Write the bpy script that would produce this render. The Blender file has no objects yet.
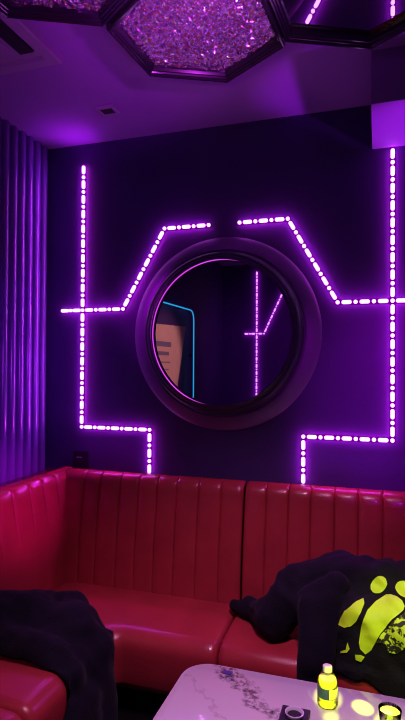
import bpy, bmesh, math, random
from mathutils import Vector, Matrix, noise
from mathutils.bvhtree import BVHTree
random.seed(7)
PI = math.pi
SC = bpy.context.scene
COL = SC.collection

# ---------------------------------------------------------------- materials
def new_mat(name):
    m = bpy.data.materials.new(name); m.use_nodes = True
    nt = m.node_tree; nt.nodes.clear()
    out = nt.nodes.new('ShaderNodeOutputMaterial')
    return m, nt, out

def pbr(name, col, rough=.5, metal=0., spec=.5, bump=None, vary=None, coat=0., sheen=0., trans=0., ior=1.45):
    """principled material; bump=(scale, strength, detail), vary=(scale, amount)"""
    m, nt, out = new_mat(name)
    b = nt.nodes.new('ShaderNodeBsdfPrincipled')
    b.inputs['Base Color'].default_value = (*col, 1)
    b.inputs['Roughness'].default_value = rough
    b.inputs['Metallic'].default_value = metal
    b.inputs['Specular IOR Level'].default_value = spec
    b.inputs['Coat Weight'].default_value = coat
    b.inputs['Coat Roughness'].default_value = .08
    b.inputs['Sheen Weight'].default_value = sheen
    b.inputs['Transmission Weight'].default_value = trans
    b.inputs['IOR'].default_value = ior
    nt.links.new(b.outputs[0], out.inputs[0])
    if bump or vary:
        tc = nt.nodes.new('ShaderNodeTexCoord')
    if vary:
        n = nt.nodes.new('ShaderNodeTexNoise'); n.inputs['Scale'].default_value = vary[0]
        n.inputs['Detail'].default_value = 4
        nt.links.new(tc.outputs['Object'], n.inputs['Vector'])
        r = nt.nodes.new('ShaderNodeValToRGB')
        k = vary[1]
        r.color_ramp.elements[0].color = (*[c * (1 - k) for c in col], 1)
        r.color_ramp.elements[1].color = (*[min(1, c * (1 + k)) for c in col], 1)
        r.color_ramp.elements[0].position = .3; r.color_ramp.elements[1].position = .7
        nt.links.new(n.outputs['Fac'], r.inputs[0]); nt.links.new(r.outputs[0], b.inputs['Base Color'])
    if bump:
        n2 = nt.nodes.new('ShaderNodeTexNoise'); n2.inputs['Scale'].default_value = bump[0]
        n2.inputs['Detail'].default_value = bump[2]
        nt.links.new(tc.outputs['Object'], n2.inputs['Vector'])
        bp = nt.nodes.new('ShaderNodeBump'); bp.inputs['Strength'].default_value = bump[1]
        bp.inputs['Distance'].default_value = .01
        nt.links.new(n2.outputs['Fac'], bp.inputs['Height']); nt.links.new(bp.outputs[0], b.inputs['Normal'])
    return m

def emit(name, col, strength):
    m, nt, out = new_mat(name)
    e = nt.nodes.new('ShaderNodeEmission')
    e.inputs[0].default_value = (*col, 1); e.inputs[1].default_value = strength
    nt.links.new(e.outputs[0], out.inputs[0])
    return m

def mirror_mat(name, tint, rough=0.0):
    m, nt, out = new_mat(name)
    g = nt.nodes.new('ShaderNodeBsdfGlossy'); g.inputs['Color'].default_value = (*tint, 1)
    g.inputs['Roughness'].default_value = rough
    nt.links.new(g.outputs[0], out.inputs[0])
    return m

def marble_mat():
    m, nt, out = new_mat('veined_white_marble')
    N = nt.nodes.new; L = nt.links.new
    b = N('ShaderNodeBsdfPrincipled'); L(b.outputs[0], out.inputs[0])
    b.inputs['Roughness'].default_value = .07
    b.inputs['Specular IOR Level'].default_value = .8
    b.inputs['Coat Weight'].default_value = 1; b.inputs['Coat Roughness'].default_value = .03; b.inputs['Coat IOR'].default_value = 1.6
    tc = N('ShaderNodeTexCoord')
    mp = N('ShaderNodeMapping'); mp.vector_type = 'TEXTURE'
    mp.inputs['Location'].default_value = (-.43, 1.60, .57)
    mp.inputs['Rotation'].default_value = (0, 0, math.radians(-42))
    L(tc.outputs['Object'], mp.inputs['Vector'])
    nz = N('ShaderNodeTexNoise'); nz.inputs['Scale'].default_value = 9; nz.inputs['Detail'].default_value = 8
    nz.inputs['Roughness'].default_value = .7
    L(mp.outputs[0], nz.inputs['Vector'])
    sp = N('ShaderNodeSeparateXYZ'); L(mp.outputs[0], sp.inputs[0])
    def math_(op, a, b_=None):
        n = N('ShaderNodeMath'); n.operation = op
        for i, v in enumerate((a, b_)):
            if v is None: continue
            if isinstance(v, (int, float)): n.inputs[i].default_value = v
            else: L(v, n.inputs[i])
        return n.outputs[0]
    dev = math_('MULTIPLY', math_('SUBTRACT', nz.outputs['Fac'], .5), .22)
    def vein(off, width, period):
        # distance to parallel veins, bent by noise
        y = math_('ADD', math_('ADD', sp.outputs[1], dev), off)
        w = math_('PINGPONG', y, period)
        v = math_('DIVIDE', w, width)
        return math_('MINIMUM', v, 1.0)
    v1 = vein(0, .024, .38)
    v2 = vein(.12, .007, .27)
    crack = N('ShaderNodeTexNoise'); crack.inputs['Scale'].default_value = 60; crack.inputs['Detail'].default_value = 6
    L(tc.outputs['Object'], crack.inputs['Vector'])
    cr = math_('MULTIPLY', math_('SUBTRACT', crack.outputs['Fac'], .44), 6.0)
    v1c = math_('MAXIMUM', v1, math_('MINIMUM', math_('MAXIMUM', cr, 0), 1))
    mx = N('ShaderNodeMix'); mx.data_type = 'RGBA'
    mx.inputs[6].default_value = (.10, .08, .10, 1); mx.inputs[7].default_value = (.80, .76, .78, 1)
    L(v1c, mx.inputs[0])
    mx2 = N('ShaderNodeMix'); mx2.data_type = 'RGBA'
    mx2.inputs[6].default_value = (.60, .52, .55, 1)
    L(math_('MAXIMUM', v2, .25), mx2.inputs[0]); L(mx.outputs[2], mx2.inputs[7])
    L(mx2.outputs[2], b.inputs['Base Color'])
    return m

def crackle_mat():
    m, nt, out = new_mat('painted_foil_light')  # yellow light on crumpled foil, put into the colour
    N = nt.nodes.new; L = nt.links.new
    b = N('ShaderNodeBsdfPrincipled'); L(b.outputs[0], out.inputs[0])
    b.inputs['Roughness'].default_value = .7
    tc = N('ShaderNodeTexCoord')
    n = N('ShaderNodeTexNoise'); n.inputs['Scale'].default_value = 34; n.inputs['Detail'].default_value = 3
    n.inputs['Distortion'].default_value = 1.6
    L(tc.outputs['Object'], n.inputs['Vector'])
    r = N('ShaderNodeValToRGB')
    r.color_ramp.elements[0].position = .47; r.color_ramp.elements[0].color = (.012, .012, .01, 1)
    r.color_ramp.elements[1].position = .53; r.color_ramp.elements[1].color = (.60, .85, .03, 1)
    L(n.outputs['Fac'], r.inputs[0]); L(r.outputs[0], b.inputs['Base Color'])
    return m

M = {}
M['wall'] = pbr('dark_painted_wall', (.060, .030, .150), .55, bump=(60, .08, 3), vary=(3, .12))
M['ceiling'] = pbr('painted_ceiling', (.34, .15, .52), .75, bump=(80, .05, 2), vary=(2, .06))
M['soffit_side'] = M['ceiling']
M['floor'] = pbr('dark_floor', (.03, .028, .035), .3, vary=(6, .3))
M['flute'] = pbr('glossy_fluted_panel', (.13, .07, .28), .20, spec=.7, vary=(4, .1))
M['vinyl'] = pbr('red_vinyl', (.36, .030, .040), .27, spec=.5, bump=(220, .10, 3), vary=(9, .10), coat=.15)
M['plinth'] = pbr('black_plinth', (.012, .01, .012), .6, vary=(8, .2))
M['led'] = emit('led_light', (.78, .27, 1.0), 4.2)
M['led_back'] = emit('rail_halo_glow', (.30, .0, .55), .45)  # purple halo of the strips put into the rail as emission
M['cyan'] = emit('cyan_neon', (.03, .62, 1.0), 1.3)
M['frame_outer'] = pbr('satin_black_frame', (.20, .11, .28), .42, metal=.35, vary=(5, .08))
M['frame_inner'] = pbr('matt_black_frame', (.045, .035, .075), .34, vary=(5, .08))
M['mirror'] = mirror_mat('smoked_mirror', (.52, .40, .56))
M['ring_led'] = emit('magenta_led_ring', (.9, .10, 1.0), 1.8)
M['hex_frame'] = pbr('glossy_black_lacquer', (.02, .014, .028), .10, spec=.7, vary=(6, .1))
M['hex_mirror'] = mirror_mat('dark_mirror', (.60, .52, .62))
M['ripple'] = pbr('rippled_metal_sheet', (.90, .62, .98), .14, metal=.97, bump=(90, .35, 2))
M['grey_plastic'] = pbr('grey_plastic', (.35, .25, .42), .45, vary=(8, .05))
M['dark_slot'] = pbr('dark_slot', (.012, .01, .014), .6)
M['black_plastic'] = pbr('black_plastic', (.018, .013, .03), .5, vary=(8, .1))
M['marking'] = pbr('pale_marking', (.45, .42, .5), .5)
M['jacket'] = pbr('black_jacket_fabric', (.006, .005, .011), .85, spec=.15, bump=(160, .35, 4), vary=(12, .25), sheen=.04)
M['jacket_nylon'] = pbr('black_hoodie_fabric', (.0065, .0055, .011), .8, spec=.15, bump=(170, .3, 4), vary=(12, .25), sheen=.03)
M['print'] = pbr('yellow_print', (.55, .85, .02), .55, spec=.3, vary=(14, .12))
M['crackle'] = crackle_mat()
M['marble'] = marble_mat()
M['table_edge'] = pbr('polished_table_rim', (.75, .55, .66), .2, vary=(10, .05))
M['table_leg'] = pbr('black_table_pedestal', (.02, .018, .02), .3, metal=.4)
M['paper'] = pbr('tan_paper', (.72, .50, .36), .7, vary=(12, .05))
M['ink'] = pbr('faded_ink', (.20, .18, .28), .7)
M['cap'] = pbr('white_cap', (.80, .85, .62), .4)
M['label_blue'] = pbr('bottle_label', (.02, .035, .13), .35, vary=(40, .4))
M['label_band'] = pbr('bottle_label_band', (.75, .78, .12), .35)
M['liquid'] = pbr('yellow_drink', (.90, .95, .12), .15)
M['card'] = pbr('purple_paper', (.09, .045, .26), .5)
M['ash_rim'] = pbr('pale_glass_rim', (.75, .72, .78), .15)
def glass_mat():
    m, nt, out = new_mat('clear_plastic')
    g = nt.nodes.new('ShaderNodeBsdfGlossy'); g.inputs['Roughness'].default_value = .05
    t = nt.nodes.new('ShaderNodeBsdfTransparent'); t.inputs[0].default_value = (.93, .95, .85, 1)
    mx = nt.nodes.new('ShaderNodeMixShader'); lw = nt.nodes.new('ShaderNodeLayerWeight')
    lw.inputs[0].default_value = .13
    nt.links.new(lw.outputs['Fresnel'], mx.inputs[0]); nt.links.new(t.outputs[0], mx.inputs[1]); nt.links.new(g.outputs[0], mx.inputs[2])
    nt.links.new(mx.outputs[0], out.inputs[0])
    return m
M['glass'] = glass_mat()

# ---------------------------------------------------------------- object helpers
def link_mesh(name, me, mat, parent=None, smooth=True):
    o = bpy.data.objects.new(name, me); COL.objects.link(o)
    if mat is not None and not me.materials: me.materials.append(mat)
    if smooth:
        for p in me.polygons: p.use_smooth = True
    if parent is not None:
        o.parent = parent; o.location = -parent.location
    return o

def obj(name, bm, mat, parent=None, smooth=False, auto=None):
    me = bpy.data.meshes.new(name)
    bmesh.ops.recalc_face_normals(bm, faces=bm.faces)
    if auto is not None:
        for f in bm.faces: f.smooth = True
        for e in bm.edges:
            if len(e.link_faces) == 2 and e.calc_face_angle(0) > auto: e.smooth = False
        smooth = False
    bm.to_mesh(me); bm.free()
    return link_mesh(name, me, mat, parent, smooth)

def thing(name, label, cat, loc, group=None):
    o = bpy.data.objects.new(name, None); COL.objects.link(o)
    o.empty_display_size = .1
    o.location = loc; o['label'] = label; o['category'] = cat
    if group: o['group'] = group
    return o

def tag(o, label, cat, group=None):
    o['label'] = label; o['category'] = cat
    if group: o['group'] = group
    return o

def struct(o):
    o['kind'] = 'structure'; return o

def add_box(bm, lo, hi, bevel=0., seg=2):
    r = bmesh.ops.create_cube(bm, size=1)
    c = [(a + b) / 2 for a, b in zip(lo, hi)]; s = [b - a for a, b in zip(lo, hi)]
    for v in r['verts']:
        v.co = Vector((v.co.x * s[0] + c[0], v.co.y * s[1] + c[1], v.co.z * s[2] + c[2]))
    if bevel:
        es = list({e for v in r['verts'] for e in v.link_edges})
        bmesh.ops.bevel(bm, geom=es, offset=bevel, segments=seg, affect='EDGES', profile=.5)
    return bm

def box(lo, hi, bevel=0., seg=2):
    return add_box(bmesh.new(), lo, hi, bevel, seg)

def add_loft(bm, rings, closed_ring=True, cap=True, closed_loft=False):
    vs = [[bm.verts.new(p) for p in r] for r in rings]
    n = len(rings[0]); k = len(rings)
    for i in range(k if closed_loft else k - 1):
        a, b = vs[i], vs[(i + 1) % k]
        for j in range(n if closed_ring else n - 1):
            bm.faces.new((a[j], a[(j + 1) % n], b[(j + 1) % n], b[j]))
    if cap and not closed_loft:
        bm.faces.new(list(reversed(vs[0]))); bm.faces.new(vs[-1])
    return bm

def lathe(profile, center, axis='z', seg=48, closed=False, bm=None):
    """profile: list of (r, h); h along the axis from the centre"""
    bm = bm or bmesh.new(); cx, cy, cz = center
    rings = []
    for (r, h) in profile:
        ring = []
        for k in range(seg):
            a = 2 * PI * k / seg
            if axis == 'z': ring.append((cx + r * math.cos(a), cy + r * math.sin(a), cz + h))
            else: ring.append((cx + r * math.cos(a), cy + h, cz + r * math.sin(a)))
        rings.append(ring)
    return add_loft(bm, rings, True, not closed, closed)

def tube(pts, r, seg=10, bm=None):
    bm = bm or bmesh.new()
    pts = [Vector(p) for p in pts]; rings = []
    t0 = (pts[1] - pts[0]).normalized()
    up = Vector((0, 0, 1)) if abs(t0.z) < .9 else Vector((1, 0, 0))
    nrm = t0.cross(up).normalized()
    for i, p in enumerate(pts):
        t = (pts[min(i + 1, len(pts) - 1)] - pts[max(i - 1, 0)]).normalized()
        nrm = (nrm - t * nrm.dot(t)).normalized(); b = t.cross(nrm)
        rings.append([p + (nrm * math.cos(2 * PI * k / seg) + b * math.sin(2 * PI * k / seg)) * r for k in range(seg)])
    return add_loft(bm, rings)

# ---------------------------------------------------------------- room
XL, XR, YB, YF, H = -1.63, 2.1, 2.40, -1.10, 2.62
T = .12
struct(obj('floor', box((XL - T, YF - T, -.1), (XR + T, YB + T, 0)), M['floor']))
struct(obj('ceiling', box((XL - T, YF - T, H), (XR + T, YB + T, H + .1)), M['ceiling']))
struct(obj('wall_back', box((XL - T, YB, 0), (XR + T, YB + T, H)), M['wall']))
struct(obj('wall_front', box((XL - T, YF - T, 0), (XR + T, YF, H)), M['wall']))
struct(obj('wall_right', box((XR, YF, 0), (XR + T, YB, H)), M['wall']))
struct(obj('wall_left', box((XL - T, YF, 0), (XL, YB, H)), M['wall']))
# soffit box below the ceiling on the right
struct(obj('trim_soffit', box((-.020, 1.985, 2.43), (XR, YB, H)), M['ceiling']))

# fluted panel on the left wall: rounded vertical ribs
def flutes():
    bm = bmesh.new()
    y0, y1, pitch = 1.15, 2.395, .0605
    prof = []
    n = int((y1 - y0) / pitch)
    for i in range(n):
        c = y1 - .003 - (i + .5) * pitch
        prof.append((XL + .004, c + pitch / 2))
        for k in range(13):
            a = -PI / 2 + PI * k / 12
            prof.append((XL + .008 + .020 * math.cos(a), c - .0225 * math.sin(a)))
    prof.append((XL + .004, prof[-1][1] - .006))
    prof += [(XL, prof[-1][1]), (XL, y1 - .003)]
    add_loft(bm, [[(x, y, z) for x, y in prof] for z in (.0, H - .004)])
    return bm
fl = obj('trim_fluted_panel', flutes(), M['flute'], auto=math.radians(40)); struct(fl)

# ---------------------------------------------------------------- LED strips
PW = .0168
def pill_mesh(length, name):
    bm = bmesh.new(); r = PW / 2; rings = []
    for (s, h) in ((1, 0), (1, .005), (.86, .0085), (.5, .0100)):
        ring = []
        hl = max(0, length / 2 - r)
        for k in range(16):
            a = 2 * PI * (k + .5) / 16
            ring.append(((hl if math.cos(a) > 0 else -hl) + r * s * math.cos(a), r * s * math.sin(a), h))
        rings.append(ring)
    add_loft(bm, rings)
    me = bpy.data.meshes.new(name); bmesh.ops.recalc_face_normals(bm, faces=bm.faces); bm.to_mesh(me); bm.free()
    me.materials.append(M['led'])
    for p in me.polygons: p.use_smooth = True
    return me
PILL = pill_mesh(.0418, 'light_bar'); DOT = pill_mesh(PW, 'light_dot')
PERIOD = .0755
HALO_FILLS = []

def led_strip(label, y, facing, paths, group):
    """paths: lists of (x, z); every corner carries a dot. ends: 'd' dot, 'p' bar, '-' nothing"""
    p0 = paths[0][0][0]
    root = thing('led_light_strip', label, 'light strip', (p0[0], y, p0[1]), group)
    base = Vector((p0[0], y, p0[1])); nrm = Vector((0, facing, 0))
    def put(me, x, z, ang):
        o = bpy.data.objects.new(me.name.split('.')[0], me); COL.objects.link(o); o.parent = root
        ex = Vector((math.cos(ang), 0, math.sin(ang))); ez = nrm; ey = ez.cross(ex)
        m = Matrix((ex, ey, ez)).transposed().to_4x4()
        m.translation = Vector((x, y, z)) + nrm * .0035 - base
        o.matrix_local = m
    bk = bmesh.new()
    for pts, ends in paths:
        k = len(pts)
        for i in range(k - 1):
            a, b = Vector(pts[i]), Vector(pts[i + 1]); d = b - a; L = d.length; ang = math.atan2(d.y, d.x); u = d / L
            # backing rail; its glow stands in for the halo around the LEDs
            q = Vector((-u.y, u.x)) * .0105
            vs = []
            for hh in (0, .0035):
                for c in (a - q - u * .010, b - q + u * .010, b + q + u * .010, a + q - u * .010):
                    vs.append(bk.verts.new((c.x, y + facing * hh, c.y)))
            for f in ((0, 1, 2, 3), (4, 5, 6, 7), (0, 1, 5, 4), (1, 2, 6, 5), (2, 3, 7, 6), (3, 0, 4, 7)):
                bk.faces.new([vs[j] for j in f])
            s_mode = ends[0] if i == 0 else 'd'; e_mode = ends[1] if i == k - 2 else 'd'
            # the pattern is dot - bar - dot - bar ...; a 'p' end closes on a bar
            half = PERIOD / 2
            lo = 0.0 if s_mode in 'd-' else -.0165
            hi = L if e_mode in 'd-' else L + .0165
            n = max(1, round((hi - lo) / PERIOD)); per = (hi - lo) / n
            for j in range(n):
                c = a + u * (lo + (j + .5) * per)
                put(PILL, c.x, c.y, ang)
                if j: 
                    c = a + u * (lo + j * per); put(DOT, c.x, c.y, ang)
            if i == 0 and s_mode == 'd': put(DOT, a.x, a.y, ang)
            if e_mode == 'd': put(DOT, b.x, b.y, ang)
    obj('backing_rail', bk, M['led_back'], root)
    for pts, ends in paths:
        for i in range(len(pts) - 1):
            a, b = Vector(pts[i]), Vector(pts[i + 1]); c = (a + b) / 2
            HALO_FILLS.append((c.x, y + facing * .028, c.y, (b - a).length, math.atan2(b.y - a.y, b.x - a.x), facing))
    return root

HC = 1.5
def W(sx, hz): return (-.673 + sx * 2.4, HC + hz * 2.4)
A_, B_, C_, D_, E_ = .3063, .1525, .2130, .1229, .0309
H1, H2, H3 = .1170, -.1268, .2751
G = 'LED light strips on the mirror wall'
led_strip('long vertical LED strip left of the mirror, stepping right down to the sofa', YB, -1,
          [([W(-A_, .4207), W(-A_, H1)], 'pd'), ([W(-A_, H1), W(-A_, H2), W(-B_, H2), W(-B_, -.2135)], '-p')], G)
led_strip('bent LED strip crossing the left vertical and rising over the mirror', YB, -1,
          [([W(-.356, H1), W(-A_, H1)], 'p-'), ([W(-A_, H1), W(-C_, H1), W(-D_, H3), W(-E_, H3)], '-d')], G)
led_strip('long vertical LED strip right of the mirror, running from soffit down to sofa', YB, -1,
          [([W(A_, .3833), W(A_, H1)], 'pd'), ([W(A_, H1), W(A_, H2), W(B_, H2), W(B_, -.2118)], '-p')], G)
led_strip('bent LED strip crossing the right vertical and falling from above the mirror', YB, -1,
          [([W(.356, H1), W(A_, H1)], 'p-'), ([W(A_, H1), W(C_, H1), W(D_, H3), W(E_, H3)], '-d')], G)
# the same pattern on the wall behind the camera, seen in the round mirror
led_strip('vertical LED strip with side branch on the opposite wall, seen in the round mirror', YF, 1,
          [([(-1.245, 2.54), (-1.245, 1.862)], 'pd'), ([(-1.245, 1.862), (-1.245, 1.10)], '-p'),
           ([(-1.38, 1.862), (-1.245, 1.862)], 'p-'), ([(-1.245, 1.862), (-1.164, 1.862), (-.93, 2.37)], '-d')],
          'LED light strips reflected in the mirror')

# ---------------------------------------------------------------- round mirror
mc = (-.673, YB, 1.653)
mr = thing('round_mirror', 'large round porthole mirror with thick stepped black frame on the back wall', 'mirror', (mc[0], YB, mc[2]))
def ring_profile(pts): return lathe(pts, mc, 'y', 96, closed=True)
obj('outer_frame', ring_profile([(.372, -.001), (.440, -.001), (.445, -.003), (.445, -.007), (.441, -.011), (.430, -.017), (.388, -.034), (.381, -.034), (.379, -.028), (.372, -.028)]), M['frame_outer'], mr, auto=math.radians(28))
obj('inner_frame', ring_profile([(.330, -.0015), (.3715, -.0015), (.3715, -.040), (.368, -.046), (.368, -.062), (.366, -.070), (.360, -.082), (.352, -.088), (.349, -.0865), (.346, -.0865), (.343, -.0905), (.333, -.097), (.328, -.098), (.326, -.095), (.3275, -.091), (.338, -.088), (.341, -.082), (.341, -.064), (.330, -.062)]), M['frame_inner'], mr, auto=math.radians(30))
obj('mirror_glass', lathe([(.3405, -.060), (.3405, -.064)], mc, 'y', 96), M['mirror'], mr)
bmr = bmesh.new(); rr = []
for k in range(96):
    a = 2 * PI * k / 96
    rr.append([(mc[0] + (.3345 + .0024 * math.cos(b)) * math.cos(a), YB - .080 + .0024 * math.sin(b), mc[2] + (.3345 + .0024 * math.cos(b)) * math.sin(a)) for b in [2 * PI * q / 8 for q in range(8)]])
add_loft(bmr, rr, True, False, True)
obj('light_ring', bmr, M['ring_led'], mr, smooth=True)

# ---------------------------------------------------------------- hexagonal ceiling panels
HR, HA = .280, math.radians(26)
def hexpt(c, r, k, z):     # vertices: edges parallel to HA, HA+60 ...
    a = HA + math.radians(30) + k * PI / 3 - math.radians(30) + 0
    return (c[0] + r * math.cos(a), c[1] + r * math.sin(a), z)
def hex_panel(label, c, mirror):
    zb = 2.49
    root = thing('hexagonal_ceiling_panel', label, 'ceiling panel', (c[0], c[1], H), 'hexagonal ceiling panels')
    prof = [(HR - .030, H - .002), (HR - .003, H - .002), (HR - .003, zb + .020), (HR - .0065, zb + .016), (HR - .0075, zb + .004), (HR - .011, zb),
            (HR - .016, zb + .001), (HR - .018, zb + .007), (HR - .022, zb + .008), (HR - .025, zb + .013), (HR - .030, zb + .014), (HR - .034, zb + .022), (HR - .034, zb + .034), (HR - .028, zb + .034)]
    bm = bmesh.new()
    rings = [[hexpt(c, r * (1 if True else 1), k, z) for r, z in prof] for k in range(6)]
    add_loft(bm, rings, True, False, True)
    obj('frame', bm, M['hex_frame'], root)
    ri = HR - .0345; zp = zb + .030
    bm = bmesh.new()
    rng = random.Random(int(c[0] * 1000))
    if mirror:
        top = [hexpt(c, ri, k, zp + .004) for k in range(6)]; bot = [hexpt(c, ri, k, zp) for k in range(6)]
        add_loft(bm, [bot, top]); obj('mirror_sheet', bm, M['hex_mirror'], root)
    else:
        n = 27; idx = {}
        # triangular lattice over the hexagon
        e1 = Vector(hexpt((0, 0), ri, 0, 0)) / n; e2 = Vector(hexpt((0, 0), ri, 1, 0)) / n
        for i in range(-n, n + 1):
            for j in range(-n, n + 1):
                if abs(i + j) > n: continue
                p = e1 * i + e2 * j + Vector((c[0], c[1], 0))
                q = Vector((p.x * 17, p.y * 17, 3.1))
                w = noise.turbulence_vector(q * 1.0, 2, False)
                hgt = .5 - abs(noise.noise(q * 1.9 + w * .9)) * 1.5 + .35 * noise.noise(q * 5.2)
                edge = max(abs(i), abs(j), abs(i + j)) / n
                hgt *= .012 * min(1, (1 - edge) * 8)
                jt = (e1 * (rng.random() - .5) + e2 * (rng.random() - .5)) * (.7 if edge < .99 else 0)
                idx[i, j] = bm.verts.new((p.x + jt.x, p.y + jt.y, zp - hgt * .55 - (rng.random() * .0058 if edge < .99 else 0)))
        for (i, j), v in list(idx.items()):
            for tri in (((i, j), (i + 1, j), (i, j + 1)), ((i + 1, j), (i + 1, j - 1), (i, j))):
                if all(t in idx for t in tri): bm.faces.new([idx[t] for t in tri])
        # back plate gives the sheet its thickness
        ext = [hexpt(c, ri, k, zp + .012) for k in range(6)]
        vs = [bm.verts.new(p) for p in ext]; bm.faces.new(vs)
        obj('rippled_sheet', bm, M['ripple'], root)
    return root
c0 = (-.516, 1.537); SPC = .486
def nb(ang): return (c0[0] + SPC * math.cos(math.radians(ang)), c0[1] + SPC * math.sin(math.radians(ang)))
hex_panel('middle hexagonal ceiling panel of rippled metal, whole in view above the mirror', c0, False)
hex_panel('hexagonal rippled metal ceiling panel cut off at the top left corner', (-.781, 1.128), False)
hex_panel('hexagonal ceiling panel with plain dark mirror beside the soffit', (-.040, 1.481), True)

# ---------------------------------------------------------------- air conditioner, vent, wall socket
ac = thing('ceiling_air_conditioner', 'flat ceiling air conditioner with dark outlet slot near left wall', 'air conditioner', (-1.32, 1.42, H))
bm = bmesh.new()
x0, x1, y0, y1, z0 = -1.57, -1.075, 1.17, 1.68, 2.585
ring = lambda d, z: [(x0 + d, y0 + d, z), (x1 - d, y0 + d, z), (x1 - d, y1 - d, z), (x0 + d, y1 - d, z)]
add_loft(bm, [ring(0, H - .002), ring(0, z0 + .006), ring(.006, z0), ring(.045, z0), ring(.050, z0 + .012)])
obj('housing', bm, M['grey_plastic'], ac)
bm = box((x0 + .13, y0 + .13, z0 - .003), (x1 - .13, y1 - .13, z0 + .014), .004)
obj('intake_grille', bm, M['grey_plastic'], ac)
for lo, hi in (((x1 - .115, y0 + .09), (x1 - .060, y1 - .09)), ((x0 + .060, y0 + .09), (x0 + .115, y1 - .09))):
    obj('outlet_slot', box((lo[0], lo[1], z0 + .004), (hi[0], hi[1], z0 + .0135)), M['dark_slot'], ac)
vt = thing('ceiling_vent', 'small square ceiling vent by the top of the left light strip', 'vent', (-1.118, 2.098, H))
bm = bmesh.new()
cx, cy, hx, hy = -1.118, 2.098, .042, .038
rg = lambda d, z: [(cx - hx + d, cy - hy + d, z), (cx + hx - d, cy - hy + d, z), (cx + hx - d, cy + hy - d, z), (cx - hx + d, cy + hy - d, z)]
add_loft(bm, [rg(0, H - .001), rg(0, H - .008), rg(.004, H - .012), rg(.012, H - .012), rg(.014, H - .004)])
obj('vent_frame', bm, M['grey_plastic'], vt)
obj('vent_opening', box((cx - hx + .015, cy - hy + .015, H - .009), (cx + hx - .015, cy + hy - .015, H - .0045)), M['dark_slot'], vt)
sk = thing('wall_socket', 'black wall plate with small pale marking just above the sofa corner', 'wall plate', (-1.42, YB, 1.05))
obj('plate', box((-1.455, YB - .008, .99), (-1.370, YB - .0005, 1.075), .003), M['black_plastic'], sk)
bm = bmesh.new()
for k, w in enumerate((.006, .004, .006, .005)):
    xx = -1.434 + k * .008
    add_box(bm, (xx, YB - .0092, 1.040), (xx + w, YB - .0078, 1.046))
obj('marking', bm, M['marking'], sk)

# ---------------------------------------------------------------- sofa
def backrest(name, length, place, seams, parent, top=1.0, t_top=.125, t_bot=.185, z0=.42, fade=(.25, .75)):
    """channel-tufted backrest. local: s along the length, d out from the wall, z up. place(s,d,z)->xyz"""
    prof = []   # (d, z, puff amount)
    R = .055
    prof.append((.004, z0, 0)); 
    prof.append((.004, top - .05, 0)); prof.append((.018, top - .018, 0))
    for k in range(7):
        a = PI * .80 - (PI * .80 + .05) * k / 6
        prof.append((t_top - R + R * math.cos(a) * (1.0), top - R + R * math.sin(a), .35 + .65 * k / 6))
    nz = 16
    for k in range(1, nz + 1):
        f = k / nz
        z = (top - R) * (1 - f) + z0 * f
        prof.append((t_top + (t_bot - t_top) * f + .014 * math.sin(PI * f), z, 1 - fade[1] * min(1, max(0, f - fade[0]) / (.75 if fade[0] > .1 else .30))))
    prof.append((t_bot - .03, z0 - .01, 0))
    # s samples: denser around seams
    ss = {0.0, length}
    cuts = [0.0] + [s for s in seams] + [length]
    for a, b in zip(cuts[:-1], cuts[1:]):
        for q in (0, .02, .05, .1, .2, .35, .5, .65, .8, .9, .95, .98, 1): ss.add(round(a + (b - a) * q, 5))
    ss = sorted(ss)
    rings = []
    for s in ss:
        dist = min([abs(s - c) for c in seams] + [9]); half = .05
        ch = 1 - max(0, 1 - dist / .030) ** 2      # 0 on a seam
        dip = max(0, 1 - dist / .0035)
        e = min(s, length - s); end = max(0, 1 - e / .022); end = 1 - math.sqrt(max(0, 1 - end * end))
        ring = []
        for d, z, p in prof:
            dd = d - (1 - ch) * .0075 * p - dip * .006 * min(1, p * 1.3) - end * .024 * (1 if p > 0 else 0)
            zz = z - (dip * .002 + end * .012) * (1 if 0 < p < 1 and z > top - R else 0)
            ring.append(place(s, max(.003, dd), zz))
        rings.append(ring)
    return obj(name, add_loft(bmesh.new(), rings), M['vinyl'], parent, auto=math.radians(75))

SEAT = .50
def seat_profile(depth):
    # (d behind the front plane, z)
    r = .062; p = []
    p.append((.035, .275)); p.append((.012, .285)); p.append((.004, .31)); p.append((0, .36)); p.append((-.004, .41))
    for k in range(0, 9):
        a = PI + .0 - (PI / 2) * k / 8
        p.append((r + r * math.cos(a) * 1.06, SEAT - r + r * math.sin(a)))
    for q in (.15, .3, .45, .6, .75, .9, 1.0):
        d = r + (depth - r) * q
        p.append((d, SEAT + .012 * math.sin(PI * min(1, q * 1.0)) - .012 * q))
    p.append((depth, .275))
    return p

def sweep_seat(name, stations, depth, parent, endround=.03):
    """stations: list of (px, py, nx, ny, dist-to-end) with n pointing to the wall, unnormalised"""
    prof = seat_profile(depth); rings = []
    for (px, py, nx, ny, e) in stations:
        t = max(0, 1 - e / endround); t = 1 - math.sqrt(max(0, 1 - t * t))
        ring = []
        for d, z in prof:
            dd = d + t * .022 * max(0, 1 - d / .12); zz = z - t * .020 * (1 if z > .40 and d < depth - .001 else 0)
            ring.append((px + nx * dd, py + ny * dd, zz))
        rings.append(ring)
    return obj(name, add_loft(bmesh.new(), rings), M['vinyl'], parent, auto=math.radians(70))

def ends_list(a, b):
    L = b - a
    base = [0, .003, .008, .016, .03] ; mids = [L * q for q in (.15, .25, .35, .45, .55, .65, .75, .85)]
    return [a + x for x in base] + [a + m for m in mids] + [b - x for x in reversed(base)]

FX, FY = -.955, 1.862     # front planes of the left and the back run
DL, DB = .47, .405
SX = -.546
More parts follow.
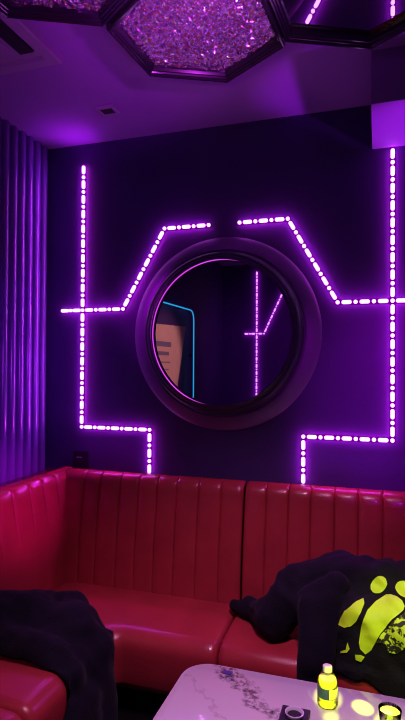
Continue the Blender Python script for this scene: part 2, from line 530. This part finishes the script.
# corner section
so = thing('sofa_section', 'corner section of the red vinyl banquette sofa below the round mirror', 'sofa', (-1.2, 2.1, 0), 'red banquette sofa sections')
g = .002
def pl_back(xs): return lambda s, d, z: (xs + s, YB - .003 - d, z)
def pl_left(ys): return lambda s, d, z: (XL + .038 + d, ys - s, z)
xa = -1.452
seams_b = [x - xa for x in (-1.325, -1.24, -1.135, -1.042, -.95, -.855, -.752, -.648)]
backrest('backrest', SX - g - xa, pl_back(xa), seams_b, so)
# left run of the corner, from the corner down to y = 1.56
SY1, SY2 = 1.56, 1.352
seams_l = [2.392 - y for y in (2.205, 2.10, 2.0, 1.885, 1.78, 1.67)]
backrest('backrest', 2.392 - SY1 - g, pl_left(2.392), seams_l, so, t_top=.175, t_bot=.215, fade=(.08, .93))
st = []
r = .05
for y in ends_list(SY1 + g, FY - r)[:-5]: st.append((FX, y, -1, 0, y - SY1 - g))
for k in range(9):
    a = PI / 2 * k / 8; c, s = math.cos(a), math.sin(a); m = max(c, s)
    st.append((FX + r - r * c, FY - r + r * s, -c / m, s / m, 1))
for x in ends_list(FX + r, SX - g)[5:]: st.append((x, FY, 0, 1, SX - g - x))
sd = min(DL, DB)
# the two runs differ in depth: sweep with a common depth, backs are hidden under the backrests
sweep_seat('seat', st, .46, so)
bm = bmesh.new()
add_box(bm, (XL + .06, SY1 + g, .0), (FX - .06, 2.39, .274)); add_box(bm, (FX - .06, FY + .06, .0), (SX - g, 2.39, .274))
obj('plinth', bm, M['plinth'], so)
# right section
so2 = thing('sofa_section', 'right section of the red vinyl banquette with the printed hoodie lying on it', 'sofa', (.1, 2.1, 0), 'red banquette sofa sections')
xe = .88
backrest('backrest', xe - SX - g, pl_back(SX + g), [x - SX - g for x in (-.449, -.354, -.262, -.165, -.072, .023, .12, .215, .31, .405, .5, .595, .69, .785)], so2)
sweep_seat('seat', [(x, FY, 0, 1, min(x - SX - g, xe - x)) for x in ends_list(SX + g, xe)], .46, so2)
obj('plinth', box((SX + g, FY + .06, 0), (xe, 2.39, .274)), M['plinth'], so2)
# left sections
so3 = thing('sofa_section', 'narrow red vinyl sofa section along the left wall, beside the dark jacket', 'sofa', (-1.3, 1.45, 0), 'red banquette sofa sections')
backrest('backrest', SY1 - SY2 - 2 * g, pl_left(SY1 - g), [.1], so3, t_top=.175, t_bot=.215, fade=(.08, .93))
sweep_seat('seat', [(FX, y, -1, 0, min(y - SY2 - g, SY1 - g - y)) for y in ends_list(SY2 + g, SY1 - g)], .46, so3)
obj('plinth', box((XL + .06, SY2 + g, 0), (FX - .06, SY1 - g, .274)), M['plinth'], so3)
so4 = thing('sofa_section', 'red vinyl sofa section cut off at the bottom left corner', 'sofa', (-1.3, 1.0, 0), 'red banquette sofa sections')
backrest('backrest', SY2 - .62 - g, pl_left(SY2 - g), [.1, .2, .3, .4, .5, .6], so4, t_top=.175, t_bot=.215, fade=(.08, .93))
sweep_seat('seat', [(FX, y, -1, 0, min(y - .62, SY2 - g - y)) for y in ends_list(.62, SY2 - g)], .46, so4)
obj('plinth', box((XL + .06, .62, 0), (FX - .06, SY2 - g, .274)), M['plinth'], so4)

# ---------------------------------------------------------------- draped jackets
def capsule_union(caps, voxel, name):
    """caps: (p1, r1, p2, r2, (sx,sy,sz))"""
    bm = bmesh.new()
    for p1, r1, p2, r2, sc in caps:
        p1, p2 = Vector(p1), Vector(p2); n = 7
        for k in range(n):
            f = k / (n - 1); c = p1.lerp(p2, f); rr = r1 + (r2 - r1) * f
            v = bmesh.ops.create_icosphere(bm, subdivisions=2, radius=1)['verts']
            for q in v: q.co = Vector((q.co.x * rr * sc[0], q.co.y * rr * sc[1], q.co.z * rr * sc[2])) + c
    me = bpy.data.meshes.new(name + '_rough'); bm.to_mesh(me); bm.free()
    o = bpy.data.objects.new(name + '_rough', me); COL.objects.link(o)
    md = o.modifiers.new('r', 'REMESH'); md.mode = 'VOXEL'; md.voxel_size = voxel
    ms = o.modifiers.new('s', 'SMOOTH'); ms.factor = .5; ms.iterations = 9
    dg = bpy.context.evaluated_depsgraph_get(); dg.update()
    res = bpy.data.meshes.new_from_object(o.evaluated_get(dg))
    bpy.data.objects.remove(o); bpy.data.meshes.remove(me)
    return res

def wrinkle(me, amp, dirs, seed):
    """folds: ridged noise stretched along dirs(p) -> (freq vector)"""
    bm = bmesh.new(); bm.from_mesh(me); bm.normal_update()
    off = Vector((seed * 3.7, seed * 1.3, seed * 2.1)); new = []
    for v in bm.verts:
        fr = dirs(v.co); q = Vector((v.co.dot(fr[0]), v.co.dot(fr[1]), v.co.dot(fr[2]))) + off
        w = noise.noise_vector(q * .6) * .7
        a = 1 - 2 * abs(noise.noise(q + w)); b = noise.noise(q * 2.3 + w * 2)
        c = 1 - 2 * abs(noise.noise(q * 1.7 + w + off))
        new.append(v.co + v.normal * amp * (a * .7 + b * .35 + c * .45 - .35))
    for v, p in zip(bm.verts, new): v.co = p
    for _ in range(1): bmesh.ops.smooth_vert(bm, verts=bm.verts, factor=.35, use_axis_x=True, use_axis_y=True, use_axis_z=True)
    return bm

def keep_off(bm, planes):
    for v in bm.verts:
        for f in planes: f(v.co)

def seat_clamp_back(p):          # stay outside the back-run seat, its backrest and the wall
    lim = YB - (.19 + .012 if p.z < .8 else .175)
    if p.y > lim: p.y = lim
    if p.y > FY - .008 and p.z < SEAT + .008:
        if p.y - FY > .030 + (SEAT - p.z) * .6 : p.z = SEAT + .008
        else: p.y = FY - .010
    if p.z < .004: p.z = .004
def seat_clamp_left(p):
    lim = XL + .262
    if p.x < lim: p.x = lim
    if p.x < FX + .008 and p.z < SEAT + .008:
        if FX - p.x > .030 + (SEAT - p.z) * .6: p.z = SEAT + .008
        else: p.x = FX + .010
    if p.y > FY - .012 and p.z < SEAT and p.x > FX: p.y = FY - .012
    if p.z < .004: p.z = .004

# left jacket, heaped on the left seat and hanging to the floor
one = (1, 1, 1)
me = capsule_union([
    ((-1.36, 1.63, .53), .065, (-1.06, 1.60, .52), .055, one),
    ((-1.06, 1.60, .52), .055, (-.98, 1.60, .47), .06, one),
    ((-1.36, 1.70, .57), .085, (-1.22, 1.74, .57), .085, one),
    ((-1.36, 1.86, .53), .06, (-1.14, 1.86, .54), .075, one),
    ((-1.22, 1.72, .55), .085, (-1.06, 1.78, .53), .085, one),
    ((-1.12, 1.64, .52), .05, (-1.02, 1.74, .52), .07, one),
    ((-1.08, 1.80, .53), .08, (-.975, 1.76, .47), .075, one),
    ((-.975, 1.76, .46), .08, (-.945, 1.73, .30), .075, (.8, 1.2, 1)),
    ((-.945, 1.74, .30), .075, (-.93, 1.72, .08), .075, (.8, 1.3, 1)),
    ((-.99, 1.66, .48), .055, (-.945, 1.55, .34), .06, (.8, 1.1, 1)),
    ((-.945, 1.55, .34), .06, (-.93, 1.46, .06), .07, (.8, 1.2, 1)),
    ((-.945, 1.64, .36), .07, (-.93, 1.60, .06), .07, (.8, 1.2, 1)),
], .013, 'jacket')
def d1(p): return (Vector((9, 3, 2)), Vector((-4, 9, 2)), Vector((1, 2, 5)))
bm = wrinkle(me, .014, d1, 1); keep_off(bm, [seat_clamp_left])
jl = obj('jacket', bm, M['jacket'], smooth=True)
tag(jl, 'dark jacket heaped on the left seat and hanging down to the floor', 'jacket')

# right hoodie, sprawled over the right seat
me = capsule_union([
    ((-.535, 2.13, .535), .026, (-.44, 2.09, .55), .045, one),
    ((-.44, 2.09, .55), .045, (-.37, 2.02, .57), .075, one),
    ((-.36, 1.99, .57), .070, (-.28, 2.05, .66), .085, one),
    ((-.28, 2.06, .67), .085, (-.12, 2.10, .73), .075, one),
    ((-.12, 2.08, .71), .09, (.34, 2.08, .70), .10, one),
    ((-.18, 1.98, .62), .10, (.34, 1.97, .60), .13, one),
    ((-.16, 1.945, .55), .085, (.34, 1.945, .55), .09, one),
    ((.05, 1.91, .50), .06, (.34, 1.91, .51), .065, one),
], .012, 'hoodie')
def d2(p): return (Vector((7, 2, 3)), Vector((-2, 6, 5)), Vector((3, -3, 6)))
bm = wrinkle(me, .019, d2, 4); keep_off(bm, [seat_clamp_back])
ho = thing('hoodie', 'black hoodie with bright yellow printed shapes sprawled on the right seat', 'hoodie', (0, 2.0, SEAT))
bm.normal_update()
bvh = BVHTree.FromBMesh(bm)
hb = obj('body', bm, M['jacket_nylon'], ho, smooth=True)
me = capsule_union([
    ((-.225, 1.96, .67), .050, (-.135, 1.975, .73), .048, one),
    ((-.215, 1.92, .66), .050, (-.205, 1.835, .52), .052, (1, .9, 1)),
    ((-.150, 1.925, .69), .045, (-.175, 1.845, .50), .045, (1, .9, 1)),
    ((-.205, 1.835, .52), .055, (-.20, 1.815, .30), .058, (1.05, .62, 1)),
    ((-.175, 1.845, .50), .042, (-.182, 1.82, .34), .045, (1.0, .62, 1)),
], .011, 'sleeve')
bm = wrinkle(me, .007, lambda p: (Vector((12, 2, 1)), Vector((1, 8, 1)), Vector((0, 1, 3))), 9); keep_off(bm, [seat_clamp_back])
obj('sleeve', bm, M['jacket'], ho, smooth=True)

# the printed shapes lie on the cloth: outlines (x, z) on the front of the hoodie
CAM = Vector((0, 0, HC))
def print_patch(name, poly, mat, step=.007):
    """poly: outline in the hoodie's x-z front plane at y = 1.9, laid back onto the cloth from the front"""
    def inside(x, z):
        c = False; n = len(poly)
        for i in range(n):
            (xa_, za), (xb, zb) = poly[i], poly[(i + 1) % n]
            if (za > z) != (zb > z) and x < (xb - xa_) * (z - za) / (zb - za) + xa_: c = not c
        return c
    bm = bmesh.new(); grid = {}
    xs = [p[0] for p in poly]; zs = [p[1] for p in poly]
    from mathutils.geometry import delaunay_2d_cdt
    bnd = []
    for i in range(len(poly)):
        a, b = Vector(poly[i]), Vector(poly[(i + 1) % len(poly)]); n = max(1, int((b - a).length / step))
        bnd += [a.lerp(b, k / n) for k in range(n)]
    pts = list(bnd); nx = int((max(xs) - min(xs)) / step) + 1; nz = int((max(zs) - min(zs)) / step) + 1
    for i in range(nx):
        for j in range(nz):
            x, z = min(xs) + i * step, min(zs) + j * step
            if inside(x, z) and min((Vector((x, z)) - b).length for b in bnd) > step * .5: pts.append(Vector((x, z)))
    v2, e2, f2, *_ = delaunay_2d_cdt(pts, [], [list(range(len(bnd)))], 1, 1e-5)
    vs = []
    for p in v2:
        o = Vector((p.x, 1.45, p.y + .30)); d = Vector((0, .6, -.40)).normalized()   # from above and in front
        hit, nrm, _, _ = bvh.ray_cast(o, d, 3)
        if hit is None: vs.append(None)
        else:
            if nrm.dot(d) > 0: nrm = -nrm
            vs.append(bm.verts.new(hit + nrm * .002 - d * .002))
    for f in f2:
        if all(vs[i] is not None for i in f):
            try: bm.faces.new([vs[i] for i in f])
            except ValueError: pass
    for v in [v for v in bm.verts if not v.link_faces]: bm.verts.remove(v)
    return obj(name, bm, mat, ho, smooth=True)
#PRINTS_HERE
for poly in ([(-.021, .801), (-.015, .817), (-.007, .827), (.003, .836), (.012, .839), (.022, .837), (.029, .831), (.035, .809), (.028, .79), (.018, .776), (.008, .768), (-.004, .764), (-.013, .768), (-.020, .783)],
             [(.06, .799), (.063, .814), (.07, .826), (.078, .833), (.088, .836), (.1, .834), (.108, .829), (.119, .797), (.108, .765), (.098, .757), (.087, .757), (.077, .763), (.069, .773)],
             [(-.043, .736), (-.04, .714), (-.05, .675), (-.063, .646), (-.083, .623), (-.104, .614), (-.123, .622), (-.117, .644), (-.103, .672), (-.086, .69), (-.066, .716)],
             [(.031, .766), (.046, .767), (.065, .757), (.08, .741), (.088, .719), (.083, .702), (.044, .658), (.012, .611), (-.016, .552), (-.035, .536), (-.052, .551), (-.056, .572), (-.048, .63), (-.029, .689), (-.002, .731)],
             [(-.068, .529), (-.05, .531), (-.037, .527), (-.049, .508), (-.066, .512)],
             [(-.093, .567), (-.085, .546), (-.094, .532), (-.116, .527), (-.114, .534), (-.098, .541)]):
    o = print_patch('printed_shape', poly, M['print']); o['label'] = 'bright yellow printed shape'
o = print_patch('lit_foil_patch', [(.108, .716), (.087, .694), (.048, .654), (.013, .607), (.001, .58), (.026, .58), (.036, .554), (.064, .553), (.1, .591), (.133, .63), (.16, .64), (.16, .715)], M['crackle'])
o['label'] = 'crumpled foil patch with yellow light painted in'


# ---------------------------------------------------------------- marble table
TZ = .57
def rrect(x0, y0, x1, y1, r, z, n=8):
    out = []
    for cx, cy, a0 in ((x1 - r, y1 - r, 0), (x0 + r, y1 - r, 90), (x0 + r, y0 + r, 180), (x1 - r, y0 + r, 270)):
        for k in range(n + 1):
            a = math.radians(a0 + 90 * k / n); out.append((cx + r * math.cos(a), cy + r * math.sin(a), z))
    return out
tb = thing('marble_table', 'low table with veined white marble top in front of the sofa', 'table', (0, 1.3, 0))
X0, Y0, X1, Y1 = -.565, .98, .78, 1.637
bm = bmesh.new()
add_loft(bm, [rrect(X0 + .006, Y0 + .006, X1 - .006, Y1 - .006, .079, TZ - .010), rrect(X0 + .006, Y0 + .006, X1 - .006, Y1 - .006, .079, TZ - .002), rrect(X0 + .009, Y0 + .009, X1 - .009, Y1 - .009, .076, TZ)])
obj('tabletop', bm, M['marble'], tb, auto=math.radians(50))
bm = bmesh.new()
add_loft(bm, [rrect(X0 + .006, Y0 + .006, X1 - .006, Y1 - .006, .079, TZ - .040), rrect(X0, Y0, X1, Y1, .085, TZ - .034), rrect(X0, Y0, X1, Y1, .085, TZ - .006), rrect(X0 + .003, Y0 + .003, X1 - .003, Y1 - .003, .082, TZ - .0025), rrect(X0 + .0055, Y0 + .0055, X1 - .0055, Y1 - .0055, .0795, TZ - .0025), rrect(X0 + .0058, Y0 + .0058, X1 - .0058, Y1 - .0058, .0792, TZ - .0105)])
obj('rim', bm, M['table_edge'], tb, auto=math.radians(50))
bm = bmesh.new()
add_loft(bm, [rrect(-.25, 1.15, .45, 1.45, .05, 0), rrect(-.25, 1.15, .45, 1.45, .05, .03)])
obj('base_plate', bm, M['table_leg'], tb)
obj('column', box((-.15, 1.22, .03), (.35, 1.38, TZ - .041), .02), M['table_leg'], tb)

# bottle
bx, by = -.129, 1.535
bo = thing('drink_bottle', 'small clear plastic bottle of glowing yellow drink with white cap', 'bottle', (bx, by, TZ))
BZ = .76
def zs(p): return [(r_, h_ * BZ) for r_, h_ in p]
prof = [(.020, .001), (.026, .002), (.0275, .008), (.0275, .020), (.0262, .024), (.0275, .028), (.0275, .034), (.0268, .036), (.0268, .074), (.0278, .077), (.0278, .084), (.0262, .096), (.0215, .108), (.0150, .116), (.0115, .119), (.0112, .127)]
obj('bottle_body', lathe(zs(prof), (bx, by, TZ), 'z', 32), M['glass'], bo, smooth=True)
lq = [(.018, .003), (.0250, .004), (.0262, .010), (.0262, .020), (.0250, .024), (.0262, .028), (.0258, .074), (.0264, .084), (.0250, .094), (.0230, .099)]
obj('liquid', lathe(zs(lq), (bx, by, TZ), 'z', 32), M['liquid'], bo, auto=math.radians(60))
obj('bottle_label', lathe(zs([(.0270, .036), (.0276, .0365), (.0276, .0735), (.0270, .074)]), (bx, by, TZ), 'z', 32, closed=True), M['label_blue'], bo, auto=math.radians(50))
bmx = bmesh.new(); rg = []
for k in range(13):
    a = math.radians(-75 + 80 * k / 12)
    rg.append([(bx + q * math.cos(a), by + q * math.sin(a), TZ + h * BZ) for q, h in ((.0277, .038), (.0281, .039), (.0281, .071), (.0277, .072))])
add_loft(bmx, rg); obj('label_patch', bmx, M['label_band'], bo, auto=math.radians(50))
obj('cap', lathe([(.0115, .0925), (.0128, .093), (.0130, .095), (.0130, .105), (.0122, .107), (.008, .1075)], (bx, by, TZ), 'z', 28), M['cap'], bo, auto=math.radians(45))

# square black ashtray with a pale round bowl
ax, ay = -.206, 1.442
at = thing('ashtray', 'black square ashtray with pale round rim near the table edge', 'ashtray', (ax, ay, TZ))
obj('tray', box((ax - .038, ay - .038, TZ + .001), (ax + .038, ay + .038, TZ + .012), .003), M['black_plastic'], at)
obj('bowl', lathe([(.0185, .0125), (.022, .0125), (.025, .020), (.0245, .0215), (.0225, .0215), (.0185, .015)], (ax, ay, TZ), 'z', 32, closed=True), M['ash_rim'], at, auto=math.radians(50))
obj('bowl_bottom', lathe([(.0180, .0125), (.0182, .0140), (.004, .0142)], (ax, ay, TZ), 'z', 32), M['dark_slot'], at, auto=math.radians(50))
# glass with yellow drink
gx, gy = .033, 1.49
gl = thing('drinking_glass', 'short clear glass with yellow drink at the right end of the table', 'glass', (gx, gy, TZ))
obj('tumbler', lathe([(.020, .001), (.024, .003), (.029, .048), (.0275, .048), (.0225, .008), (.010, .007)], (gx, gy, TZ), 'z', 32), M['glass'], gl, smooth=True)
obj('drink', lathe([(.010, .0085), (.0215, .0095), (.0250, .040), (.012, .0402)], (gx, gy, TZ), 'z', 32), M['liquid'], gl, auto=math.radians(50))
# purple packet
pk = obj('paper_packet', box((-.446, 1.588, TZ + .0005), (-.416, 1.604, TZ + .004), .001), M['card'])
tag(pk, 'tiny purple paper packet lying at the far left edge of the table', 'packet')

# ---------------------------------------------------------------- things seen only in the round mirror
pts = [(XL + .045, 1.00, 2.0), (XL + .045, .16, 2.005)]
for k in range(7):
    a = PI / 2 * k / 6; pts.append((XL + .045, .10 - .09 * math.sin(a) + .02, 1.915 + .09 * math.cos(a)))
pts.append((XL + .045, .03, .25))
ne = thing('neon_outline', 'thin cyan neon line bent at a corner, seen in the round mirror', 'neon light', (XL + .045, .5, 2.0))
obj('neon_tube', tube(pts, .0055), M['cyan'], ne, smooth=True)
bm = bmesh.new()
for p in ((XL, .8, 2.0), (XL, .35, 2.003), ):
    add_box(bm, (p[0] + .004, p[1] - .01, p[2] - .012), (p[0] + .04, p[1] + .01, p[2] + .004))
for z in (1.6, .9, .4):
    add_box(bm, (XL + .004, .018, z - .01), (XL + .04, .042, z + .01))
obj('neon_holder', bm, M['black_plastic'], ne)
ps = thing('paper_sign', 'tan paper sign with faded lines of print, reflected left in the mirror', 'sign', (XL, .6, 1.55))
bm = bmesh.new()
P = [(1.06, 1.30), (.36, 1.29), (.138, 1.856), (1.06, 1.82)]
add_loft(bm, [[(XL + .002, y, z) for y, z in P], [(XL + .008, y, z) for y, z in P]])
obj('sheet', bm, M['paper'], ps)
bm = bmesh.new()
for (ya, yb, za, zb) in ((.50, .92, 1.66, 1.70), (.55, .90, 1.59, 1.62), (.52, .80, 1.53, 1.54), (.55, .78, 1.47, 1.48), (.58, .80, 1.41, 1.42), (.60, .80, 1.36, 1.37)):
    add_box(bm, (XL + .008, ya, za), (XL + .009, yb, zb))
obj('print_lines', bm, M['ink'], ps)

# ---------------------------------------------------------------- lights
def lamp(kind, name, loc, target, energy, col, size=.1, spot=None, blend=.3, size_y=None):
    d = bpy.data.lights.new(name, kind); d.energy = energy; d.color = col
    if kind == 'AREA':
        d.size = size
        if size_y: d.shape = 'RECTANGLE'; d.size_y = size_y
    else: d.shadow_soft_size = size
    if spot: d.spot_size = math.radians(spot); d.spot_blend = blend
    o = bpy.data.objects.new(name, d); COL.objects.link(o); o.location = loc
    if target is not None:
        o.rotation_euler = (Vector(target) - Vector(loc)).to_track_quat('-Z', 'Y').to_euler()
    return o
PURPLE = (.58, .01, 1.0)
# added thin lamps in front of the strips, throwing a halo on the wall
for x, y, z, L, ang, fc in HALO_FILLS:
    o = lamp('AREA', 'halo_fill', (x, y, z), None, .62 * L, (.95, .0, 1.0), L, size_y=.010)
    ex = Vector((math.cos(ang), 0, math.sin(ang))); ez = Vector((0, fc, 0)); ey = ez.cross(ex)
    o.rotation_euler = Matrix((ex, ey, ez)).transposed().to_euler()
lamp('SPOT', 'strip_end_fill', (-1.408, 2.33, 2.44), (-1.408, 2.24, 2.7), 1.5, PURPLE, .02, 110, 1.0)  # added lamp for the ceiling hot spot above the left strip
o = lamp('AREA', 'upward_fill', (.45, .55, 1.25), (-.50, 1.30, 2.5), 1.0, (.72, .06, 1.0), .6); o.data.spread = math.radians(42)  # added lamp without a fixture, something bright for the rippled hexagons to reflect
lamp('SPOT', 'upward_fill', (-.3, -.3, 1.2), (-.85, .85, 2.6), 10, PURPLE, .12, 50, 1.0)  # unseen lamp added to light the ceiling
lamp('SPOT', 'soffit_fill', (.78, 2.2, 1.9), (.28, 2.2, 2.43), 55, PURPLE, .04, 36, .25)  # lamp added to brighten the soffit underside
lamp('SPOT', 'wall_fill', (.45, -.1, 2.3), (.14, 2.4, 1.40), 210, (.70, .0, 1.0), .1, 24, 1.0)  # added purple fill for the back wall right of the mirror
lamp('SPOT', 'frame_fill', (-1.48, 1.75, 2.1), (-1.02, 2.37, 1.74), 14, (.70, .0, 1.0), .05, 34, 1.0)  # extra lamp put in to turn the left mirror flange purple
lamp('SPOT', 'opposite_fill', (-.1, .5, 2.45), (-1.3, -1.1, 1.4), 50, (.75, .0, 1.0), .1, 60, 1.0)  # added to brighten what the round mirror reflects
lamp('SPOT', 'panel_fill', (.5, .9, 1.5), (-1.63, 2.15, 1.45), 60, (.42, .02, 1.0), .04, 30, 1.0)  # unseen fill added for the fluted panel
lamp('AREA', 'rib_streak_fill', (-1.385, 2.375, 1.84), (-1.6, 2.25, 1.84), 1.5, (.6, .03, 1.0), .015, size_y=1.30).data.spread = math.radians(80)  # added lamp beside the strip, makes long highlights on the ribs
for x in (-1.225, -.12):
    lamp('AREA', 'seat_sheen_fill', (x, 2.372, 1.19), (x, 1.2, .60), 1.3, (.72, .02, 1.0), .36, size_y=.02)  # lamps added along the lower strips for a purple sheen on the seat
lamp('SPOT', 'ceiling_downlight', (-.15, 1.0, 2.55), (-.42, 1.58, .5), 108, (1.0, .47, .95), .12, 64, .9)
lamp('SPOT', 'backrest_fill', (1.2, -.4, 2.3), (-1.42, 1.88, .96), 480, (.9, .02, .95), .06, 10, 1.0)  # added magenta fill for the top of the left backrest
for p, c, e in (((-.15, .55, 1.9), (.7, .03, 1.0), 1.3), ((.25, 1.1, 1.9), (.8, .05, 1.0), 1.3), ((-.22, .1, 1.7), (1.0, .5, .3), .35), ((.4, .2, 1.8), (.7, .03, 1.0), 1.3), ((.05, 1.0, 1.8), (.9, .2, 1.0), .8)):
    lamp('SPOT', 'sparkle_fill', p, (-.45, 1.35, 2.5), e * 60, c, .04, 24, .8)  # unseen spots added so the hexagon facets sparkle
lamp('SPOT', 'sign_fill', (.3, .6, 2.3), (XL, .62, 1.58), 140, (1.0, .55, .5), .05, 24, .6)  # added warm fill to lift the paper sign
YEL = (.80, 1.0, .02)
PAR = (.55, .25, 2.45)
lamp('SPOT', 'yellow_beam', PAR, (.13, 1.93, .62), 140, YEL, .01, 13, .8)
lamp('SPOT', 'yellow_beam', PAR, (-.129, 1.535, .625), 420, YEL, .004, 1.7, .6)
lamp('SPOT', 'yellow_beam', (-.3, .2, 2.4), (-.112, 1.487, .57), 260, (.9, 1.0, .05), .004, 1.1, .5)  # added beam standing in for light focused by the bottle
lamp('SPOT', 'yellow_beam', (-.05, -.3, 2.3), (-.129, 1.53, .605), 800, YEL, .004, 2.0, .5)  # extra beam added to light the bottle from the front
lamp('SPOT', 'yellow_beam', (-.05, -.3, 2.3), (.033, 1.48, .585), 800, YEL, .004, 2.1, .5)  # extra beam added to light the front of the glass
lamp('SPOT', 'yellow_beam', PAR, (-.036, 1.553, .57), 900, (.9, 1.0, .06), .004, 1.5, .5)
lamp('SPOT', 'yellow_beam', PAR, (.033, 1.50, .59), 300, YEL, .004, 1.7, .3)
w = bpy.data.worlds.new('World'); SC.world = w; w.use_nodes = True
w.node_tree.nodes['Background'].inputs[0].default_value = (.02, .008, .04, 1)
w.node_tree.nodes['Background'].inputs[1].default_value = .3

# ---------------------------------------------------------------- camera
cam = bpy.data.cameras.new('camera'); co = bpy.data.objects.new('camera', cam); COL.objects.link(co)
cam.sensor_fit = 'VERTICAL'; cam.sensor_height = 24; cam.lens = 24 * 540 / 720
cam.clip_start = .02
YAW, PITCH, ROLL = .3125, .0124, .0051
fwd = Vector((-math.sin(YAW) * math.cos(PITCH), math.cos(YAW) * math.cos(PITCH), math.sin(PITCH)))
right = Vector((math.cos(YAW), math.sin(YAW), 0)); up = right.cross(fwd)
# clockwise image roll = camera rolled counter-clockwise
r2 = right * math.cos(ROLL) + up * math.sin(ROLL); u2 = up * math.cos(ROLL) - right * math.sin(ROLL)
m = Matrix((r2, u2, -fwd)).transposed().to_4x4(); m.translation = (0, 0, HC)
co.matrix_world = m
SC.camera = co
SC.view_settings.view_transform = 'Standard'; SC.view_settings.look = 'None'
SC.view_settings.exposure = 0; SC.view_settings.gamma = 1; SC.view_settings.use_curve_mapping = False
SC.cycles.use_denoising = True
SC.cycles.filter_width = 1.1
SC.cycles.max_bounces = 8; SC.cycles.glossy_bounces = 5; SC.cycles.transparent_max_bounces = 12
SC.cycles.sample_clamp_indirect = 4
